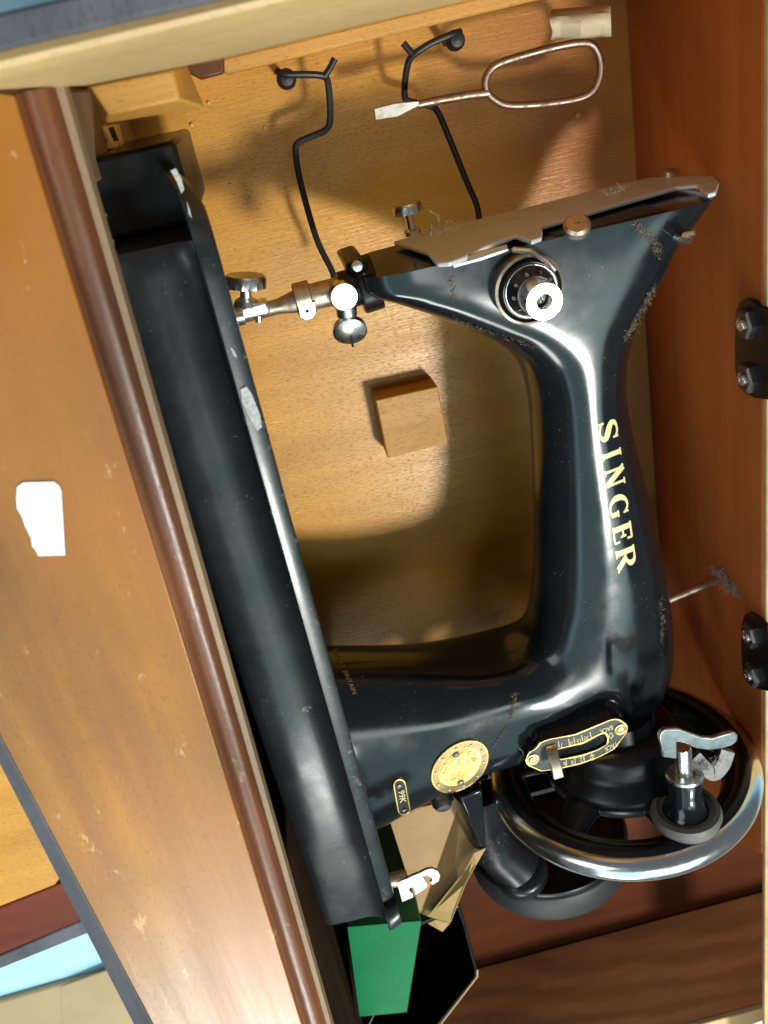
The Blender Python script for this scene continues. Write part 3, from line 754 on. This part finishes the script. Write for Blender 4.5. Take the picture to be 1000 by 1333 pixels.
# digits round the ring
ex = (W(720, 381, .36)-W(673, 381, .36)); ex = (ex-ax*ex.dot(ax)).normalized(); ey = ax.cross(ex)
mb = MB()
for s, deg in (('7', 78), ('8', 118), ('9', 158), ('0', 193), ('1', 232), ('2', 264), ('6', 44)):
    q = math.radians(deg); rd = ex*math.cos(q)+ey*math.sin(q); tg = ax.cross(rd)
    vs, fs, w = text2d(s); sz = 6.6*pxs/.7
    cpos = b0+ax*AL*.50+rd*25.9*pxs
    slope = (ax*(-.22*AL)+rd*9.5*pxs).normalized()
    mb.add([cpos+(-tg)*(x-w/2)*sz+slope*yv*sz+ax*.0005 for x, yv in vs], fs)
mb.build('dial_digit', M_white, dial, smooth=0)
MB().tube([W(668, 325, .366), W(690, 327, .362), W(712, 340, .360), W(722, 352, .360)], .0012, 8).build('tension_spring', M_nickel, dial)

# ---- hand wheel
wc = W(808, 1000, .385)
RW = .0708
AY = Vector((0, 1, 0))
wheel = MB().torus(wc, AY, RW, .0077, 96, 20).build('hand_wheel', M_chrome, mach)
MB().torus(wc+AY*.0030, AY, RW-.0034, .0064, 96, 16).build('wheel_dark_reflection', M_blk2, wheel)  # black ring painting dark reflections onto the rim's inner side
inn = MB(); inn.rings([[wc+Vector((math.cos(t)*r, yy, math.sin(t)*r)) for t in [2*math.pi*i/72 for i in range(72)]] for r, yy in ((RW-.003, -.005), (RW-.013, -.006), (RW-.0145, 0), (RW-.012, .006), (RW-.003, .0055))], caps=False)
inn.build('wheel_rim_lining', M_blk2, wheel)
hubp = [(r_, t_+.016) for r_, t_ in [(.040, -.014), (.044, -.010), (.0445, -.004), (.043, .001), (.0365, .004), (.0345, .008), (.033, .015), (.030, .0185), (.022, .020), (.021, .030), (.001, .031)]]
MB().lathe(wc, AY, hubp, 64).build('wheel_hub', M_blk2, wheel, smooth=60)
half = [wc+Vector((math.cos(t)*(RW-.003), -.011, math.sin(t)*(RW-.003))) for t in [math.radians(-8-i*164/30) for i in range(31)]]
MB().prism(half, (0, -.003, 0)).build('wheel_dark_backing', M_blk2, mach)  # added black half disc, makes the gaps in the wheel look dark
for i in range(6):
    a = math.radians(20+60*i); spd = Vector((math.cos(a), 0, math.sin(a))); tn = Vector((-math.sin(a), 0, math.cos(a)))
    rings_ = []
    for r, hw, ht_, sy in ((.036, .0135, .0055, .012), (.045, .0105, .005, .010), (.055, .0085, .0045, .005), (.067, .0110, .0048, 0)):
        rings_.append([wc+spd*r+tn*hw*math.cos(t)+AY*(ht_*math.sin(t)-.003+sy) for t in [2*math.pi*k/14 for k in range(14)]])
    MB().rings(rings_).build('spoke', M_blk2, wheel, smooth=60)

# ---- bobbin winder
YW = wc.y+.0125; pw = WY(893, 1058, YW)
bw = MB().lathe(pw, AY, [(.014, -.005), (.0175, -.004), (.0186, 0), (.0175, .0035), (.0150, .0042), (.0145, .003), (.0105, .0028)], 48).build('winder_pulley', M_nut2 if False else metal('dusty_rubber', (.10, .095, .085), .5, (.10, .10, .09), .6), mach, smooth=40)
bw.data.materials[0].node_tree.nodes['Principled BSDF'].inputs['Metallic'].default_value = 0
wp = WY(891, 1010, YW+.0235); adir = (wp-pw)
post = MB().lathe(pw, adir, [(.0125, .002), (.0118, .004), (.0098, .006), (.0086, adir.length*.6), (.0092, adir.length*.95), (.0085, adir.length)], 28).build('winder_post', M_black, mach, smooth=50)
MB().lathe(wp, adir, [(.0090, -.0008), (.0098, -.0002), (.0098, .0014), (.009, .002), (.0048, .002)], 28).build('winder_flange', M_nickel, post)
tip = WY(888, 972, YW+.046)
MB().lathe(wp, tip-wp, [(.0046, 0), (.0046, (tip-wp).length*.93), (.0040, (tip-wp).length), (.0003, (tip-wp).length)], 24).build('winder_spindle', M_chrome, post, smooth=40)
# bent latch: a strip, folded
def strip(path, hh, halfw, thick, name, mat, parent, bevel=.0006):
    q = spline([(a, b) for a, b in path], 5); L = []; Rr = []
    for i, p in enumerate(q):
        a = q[max(i-1, 0)]; b = q[min(i+1, len(q)-1)]; l = math.hypot(b[0]-a[0], b[1]-a[1])
        nx, ny = -(b[1]-a[1])/l*halfw, (b[0]-a[0])/l*halfw
        L.append(W(p[0]+nx, p[1]+ny, hh)); Rr.append(W(p[0]-nx, p[1]-ny, hh))
    mb = MB(); mb.rings([[l_, r_, r_+Vector((0, 0, -thick)), l_+Vector((0, 0, -thick))] for l_, r_ in zip(L, Rr)])
    return mb.build(name, mat, parent, bevel=bevel, smooth=48)
lp_ = [(859, 960), (861, 953), (867, 949), (884, 949), (900, 955), (914, 960), (928, 961), (944, 956), (956, 953), (961, 958), (960, 965), (953, 971), (940, 975), (922, 977), (905, 974), (890, 967), (882, 966), (881, 988), (863, 986)]
hlt = CAMH-tip.z-.012
MB().prism([W(a, b, hlt+(.006 if b > 983 else 0)) for a, b in lp_], (0, -.001, -.0035)).build('winder_latch', M_chrome, mach, bevel=.0007, seg=3)
strip([(905, 986), (918, 1000), (930, 1008), (942, 996), (948, 978)], hlt+.014, 9, .003, 'winder_bracket', M_nut, mach, .0006)

# ---- motor cap and strut
mc = W(710, 1078, .452)
rm = 103*mpp(710, 1090, .452)
MB().lathe(mc, AY, [(rm*.93, -.008), (rm*.975, -.004), (rm*.96, -.0012), (rm*.90, 0), (rm*.86, -.0006), (rm*.84, -.0022), (rm*.4, -.002), (.002, -.002)], 72).build('motor_cap', M_blk2, mach, smooth=50)
MB().lathe(mc, AY, [(rm*.85, -.026), (rm*.985, -.025), (rm, -.0235), (rm, -.006), (rm*.99, -.0045), (rm*.965, -.0035)], 72).build('motor_band', M_rubber, mach, smooth=40)
MB().tube([W(622, 1020, .408), W(632, 1065, .415), W(646, 1100, .418), W(672, 1122, .418)], [.017, .016, .0165, .0185], 20).build('motor_strut', M_blk2, mach, smooth=50)
c = W(676, 1122, .418)
MB().lathe(c+Vector((0, -.010, 0)), (-.1, 1, .45), [(.016, -.006), (.0185, 0), (.0185, .010), (.017, .0135), (.013, .0145), (.0005, .015)], 32).build('strut_boss', M_blk2, mach, smooth=60)
MB().prism([W(598, 1040, .385), W(628, 1028, .385), W(633, 1100, .395), W(626, 1104, .395)], (0, 0, -.012)).build('strut_web', M_black, mach, bevel=.0015)
MB().lathe(W(576, 1047, .385), (0, -.4, 1), [(.006, -.02), (.006, 0), (.004, .003), (.0005, .0035)], 18).build('under_screw', M_nut, mach)
# spool pin
MB().tube([W(858, 786, HA+.005), W(940, 752, .415)], .0022, 12).build('spool_pin', M_nickel_d, mach)
# slide plate hook on the bed
hk = [(517, 1149), (530, 1144), (536, 1141), (541, 1139), (546, 1137), (552, 1134), (556, 1132), (563, 1131), (570, 1134), (573, 1140), (571, 1147), (563, 1152), (560, 1149), (563, 1146), (562, 1142), (556, 1140), (550, 1141), (552, 1144), (557, 1152), (554, 1157), (541, 1165), (540, 1160), (538, 1155), (533, 1156), (533, 1160), (537, 1163), (538, 1168), (524, 1174)]
MB().prism([W(a, b, .33) for a, b in hk], (0, 0, -.0016)).build('latch_hook', M_blade, mach, smooth=0)
MB().lathe(W(521, 1143, .334), (1, 0, 0), [(.004, -.006), (.004, .003), (.003, .004)], 14).build('hook_screw', M_nickel_d, mach)

# ================================================================== LOOSE THINGS
# screwdriver: bent wire loop and flat blade
hd = .458
sd = thing('screwdriver', W(630, 120, hd+.003), 'bent wire loop handled screwdriver with flat silver blade lying over the black hook', 'screwdriver')
lp = [(634, 121), (632, 106), (638, 92), (652, 82), (690, 70), (730, 60), (756, 56), (770, 58), (778, 68), (782, 84), (780, 102), (772, 118), (758, 127), (730, 133), (690, 137), (660, 137), (644, 130), (634, 121)]
MB().tube(wpath(lp, hd, 5), .0019, 12).build('loop_handle', M_steel, sd)
MB().tube([W(636, 121, hd), W(610, 124, hd), W(575, 130, hd), W(545, 136, hd)], [.0023, .0021, .0020, .0020], 12).build('shank', M_steel, sd)
MB().rings([[W(a, b, hd-t) for a, b, t in rr] for rr in (
    [(556, 131, .0015), (556, 136.5, .0015), (556, 136.5, -.0015), (556, 131, -.0015)],
    [(538, 132, .0014), (542, 139.5, .0014), (542, 139.5, -.0014), (538, 132, -.0014)],
    [(514, 134.5, .001), (518, 152, .001), (518, 152, -.001), (514, 134.5, -.001)],
    [(487, 141.5, .0003), (489, 156.5, .0003), (489, 156.5, -.0003), (487, 141.5, -.0003)])]).build('blade', M_blade, sd, smooth=20, bevel=.0003)
# masking tape over its handle
tp = MB(); rows = []
for i in range(9):
    t = i/8; row = []
    for j in range(7):
        s = j/6
        px = 719+s*76 - 3*math.sin(t*6)*(s < .1) + t*(-3+4*s); py = 12 - s*6 + t*(40+2*s)
        hh = .430 - .006*math.sin(math.pi*t) + .004*math.sin(s*9)*(t) - (.004 if t > .2 else 0)
        row.append(W(px, py, hh))
    rows.append(row)
vs = [p for r in rows for p in r]
tp.add(vs, [(i*7+j, i*7+j+1, (i+1)*7+j+1, (i+1)*7+j) for i in range(8) for j in range(6)])
to = tp.build('masking_tape', M_tape); so = to.modifiers.new('s', 'SOLIDIFY'); so.thickness = .0006
tag(to, 'curled scrap of beige masking tape stuck above the screwdriver loop', 'tape')
# paper sticker on the lid
pp = [(22, 634), (30, 628), (70, 627), (77, 632), (80, 640), (85, 723), (50, 724), (46, 716), (42, 712), (40, 700), (33, 686), (28, 672), (22, 662), (21, 648)]
po = MB().prism([W(a, b, hl-.0006) for a, b in pp], (0, 0, -.0004)).build('paper_label', M_paper, smooth=0)
tag(po, 'torn blank white paper sticker on the golden wooden lid', 'sticker')
# green box
gb = thing('green_box', W(500, 1260, .5), 'green cardboard box standing behind the end of the machine bed', 'box')
gt = [W(452, 1207, .405), W(549, 1199, .405), W(530, 1318, .405), W(468, 1324, .405)]
MB().prism(gt, (0, 0, -.0012)).build('box_lid', M_green, gb, bevel=.0005)
MB().prism([p+Vector((0, 0, -.0014)) for p in gt], (0, 0, -.092)).build('box_body', M_greenlift, gb, bevel=.0008)
# brown card packet
kp = thing('card_packet', W(570, 1130, .5), 'open brown card packet tucked between green box and motor', 'packet')
def sheet(pts, name, mat, th=.0006):
    o = MB().add([W(*p) for p in pts], [list(range(len(pts)))]).build(name, mat, kp, smooth=0)
    s = o.modifiers.new('s', 'SOLIDIFY'); s.thickness = th; return o
sheet([(505, 1060, .43), (600, 1040, .425), (631, 1104, .402), (590, 1150, .41), (556, 1194, .42), (547, 1192, .424)], 'packet_back', M_card)
sheet([(632, 1104, .400), (617, 1111, .403), (604, 1135, .405), (557, 1193, .417), (586, 1201, .405), (606, 1150, .400), (620, 1125, .400)], 'packet_flap', M_cardl)
sheet([(548, 1190, .424), (556, 1194, .421), (586, 1202, .428), (576, 1213, .43), (550, 1198, .428)], 'packet_side', M_card)
# black tray
tr = thing('black_tray', W(580, 1280, .5), 'shiny black plastic accessory tray with a pale painted highlight along its edge beside the green box', 'tray')
tp_ = [(548, 1200), (598, 1178), (606, 1200), (616, 1240), (622, 1262), (621, 1272), (600, 1298), (560, 1350), (470, 1352), (500, 1290)]
tw = lambda sc_, h_: [W(a, b, h_)+Vector((0, 0, 0)) for a, b in [lerp_out(p, (560, 1275), sc_) for p in tp_]]
MB().rings([[p+Vector((0, 0, -.07)) for p in tw(1, .418)], [p+Vector((0, 0, -.002)) for p in tw(1, .418)], tw(.985, .418), tw(.94, .418), tw(.92, .420), [p+Vector((0, 0, -.06)) for p in tw(.86, .42)]]).build('tray_body', M_tray, tr, bevel=.0008)
MB().tube([W(621.5, 1262, .4192), W(621.5, 1271, .4192), W(600, 1299, .4192), W(566, 1343, .4192)], .0007, 6).build('worn_or_glint_edge', M_pale, tr)  # pale tube painted in as the rim's highlight line
slp = [(610, 1262), (614, 1265), (594, 1294), (560, 1340), (550, 1340), (592, 1284)]
# carton on the floor, lower left
ct = thing('carton', W(60, 1340, .62), 'beige cardboard carton standing on the pale blue floor under the lid', 'carton')
ch = .613
MB().prism([W(-140, 1345, ch), W(80, 1282, ch), W(260, 1235, ch), W(300, 1480, ch), W(-140, 1560, ch)], (0, 0, -.0065)).build('carton_body', M_carton, ct, bevel=.002)
MB().prism([W(78, 1285, ch-.0005), W(145, 1262, ch-.004), W(260, 1232, ch-.004), W(300, 1480, ch-.004), W(90, 1480, ch-.0005)], (0, 0, -.002)).build('carton_flap', M_carton, ct, bevel=.0006)
# bar code label beyond the end panel
lb = thing('barcode_label', W(960, 1345, .44), 'white printed barcode label beyond the pale wooden edge at the lower right corner', 'label')
hlb = CAMH-ht.z+.012
MB().prism([W(900, 1346, hlb), W(985, 1307, hlb), W(1010, 1370, hlb), W(930, 1410, hlb)], (0, 0, -.0008)).build('label_paper', M_paper, lb, smooth=0)
mb = MB(); rnd = random.Random(11); t = .04
while t < .80:
    w_ = rnd.choice((.010, .016, .026)); e0 = (905+85*t, 1348-39*t); e1 = (905+85*(t+w_), 1348-39*(t+w_))
    mb.prism([W(e0[0], e0[1], hlb-.0003), W(e1[0], e1[1], hlb-.0003), W(e1[0]+22, e1[1]+52, hlb-.0003), W(e0[0]+22, e0[1]+52, hlb-.0003)], (0, 0, -.0002))
    t += w_+rnd.choice((.010, .014, .024))
mb.build('bar_print', M_ink, lb, smooth=0)
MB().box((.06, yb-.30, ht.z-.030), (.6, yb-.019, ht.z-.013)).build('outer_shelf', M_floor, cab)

# ================================================================== LINT
def fuzz(pts, n, spread, ln, seed, mat, name='lint', r=.0001, label=None):
    rnd = random.Random(seed); mb = MB()
    for i in range(n):
        k = rnd.random()*(len(pts)-1); j = int(k); f_ = k-j
        base = pts[j].lerp(pts[min(j+1, len(pts)-1)], f_)
        clump = (.45+.75*abs(math.sin(k*7.3+seed)))
        p = base+Vector((rnd.gauss(0, spread), rnd.gauss(0, spread), abs(rnd.gauss(0, spread*.4))))*clump
        al = (pts[min(j+1, len(pts)-1)]-pts[j]).normalized()*.5 if len(pts) > 1 else Vector()
        d_ = (al*rnd.choice((-1, 1))+Vector((rnd.gauss(0, .7), rnd.gauss(0, .7), rnd.gauss(0, .25)))).normalized(); q = [p]
        L = ln*(.3+1.0*rnd.random())*clump
        for s_ in range(5):
            d_ = (d_+Vector((rnd.gauss(0, .6), rnd.gauss(0, .6), rnd.gauss(0, .3)))).normalized(); q.append(q[-1]+d_*L/5)
        mb.tube(q, r*(.4+rnd.random()), 3, False)
    o = mb.build(name, mat); o['kind'] = 'stuff'
    if label: tag(o, label, 'lint')
    return o
def skinpts(pts): return [hit(a, b)[0]+hit(a, b)[1]*.0004 for a, b in pts]
fuzz(skinpts([(826, 292), (842, 304), (852, 315), (856, 335)]), 170, .0007, .0022, 1, M_lint, label='brown lint caught along the seam at the right end of the machine head')
fuzz(skinpts([(850, 375), (840, 392), (824, 420), (814, 440)]), 220, .0008, .0026, 2, M_lint, label='tan lint clump on the right edge of the machine neck')
fuzz(skinpts([(588, 360), (590, 385), (592, 415), (640, 432), (700, 452)]), 170, .0004, .0016, 3, M_lint, label='fine lint line under the tension dial along the head seam')
fuzz(skinpts([(672, 900), (668, 915), (665, 935)]), 110, .0006, .0025, 4, M_lint, label='brown lint tuft on the lower arm above the stitch plate')
fuzz(skinpts([(662, 945), (648, 962), (640, 975)]), 60, .0004, .002, 41, M_lint, label='thin lint streak beside the round brass badge')
fuzz(skinpts([(858, 780), (862, 810), (860, 835)]), 90, .0005, .0024, 5, M_lint, label='lint along the outer bend of the machine arm')
fuzz([W(566, 300, .372), W(590, 296, .374), W(604, 305, .374)], 26, .0015, .009, 6, M_lint, r=.00009, label='loose cobweb loop on the left end of the face plate')
fuzz([W(790, 252, .38), W(812, 246, .38)], 60, .0007, .003, 7, M_lint, label='small lint tuft on the middle of the face plate')
fuzz([W(897, 992, hlt+.012), W(910, 998, hlt+.012), W(920, 1000, hlt+.011), W(938, 985, hlt+.009)], 200, .0011, .0045, 8, M_litter, r=.0001, label='grey cobweb packed behind the bobbin winder spindle')
fuzz([W(605, 822, .44), W(640, 800, .45), W(660, 790, .45)], 60, .002, .012, 9, M_litter, r=.0001, label='dark fluff at the inner corner of the machine arch')
fuzz([W(640, 1090, .40), W(640, 1120, .40), W(655, 1080, .39)], 30, .002, .006, 10, M_litter, r=.00008, label='thin cobweb on the black motor strut')
fuzz([WX(930, 740, XR-.001), WX(943, 750, XR-.0015), WX(958, 772, XR-.001)], 240, .0012, .006, 12, M_litter, r=.0001, label='pale grey fluff on the red wall at the tip of the spool pin')
fuzz([W(735, 1188, .45), W(742, 1178, .45)], 30, .001, .007, 13, M_lint, r=.0001, label='lint threads hanging from the bottom rim of the motor')
fuzz([W(976, 1018, .40), W(984, 1025, .40)], 40, .0008, .005, 14, M_litter, r=.0001, label='small fluff on the right rim of the hand wheel')
fuzz(skinpts([(500, 1074), (560, 1044), (610, 1022), (640, 1010)]), 90, .0003, .0016, 15, M_lint, label='dirt line along the lower edge of the machine arm')

deb = MB(); rnd = random.Random(5)
for a, b, r_ in ((752, 151, .0016), (272, 134, .0009), (250, 163, .0011), (345, 166, .0008), (372, 150, .0007), (300, 240, .0007), (640, 330, .0008)):
    deb.lathe(W(a, b, .4992), (0, 0, 1), [(r_, 0), (r_*.9, r_*.5), (r_*.4, r_*.8), (.0001, r_*.8)], 10)
deb = deb.build('crumbs', M_cardl); deb['kind'] = 'stuff'; tag(deb, 'tiny pale crumbs scattered on the wooden floor of the well', 'crumbs')
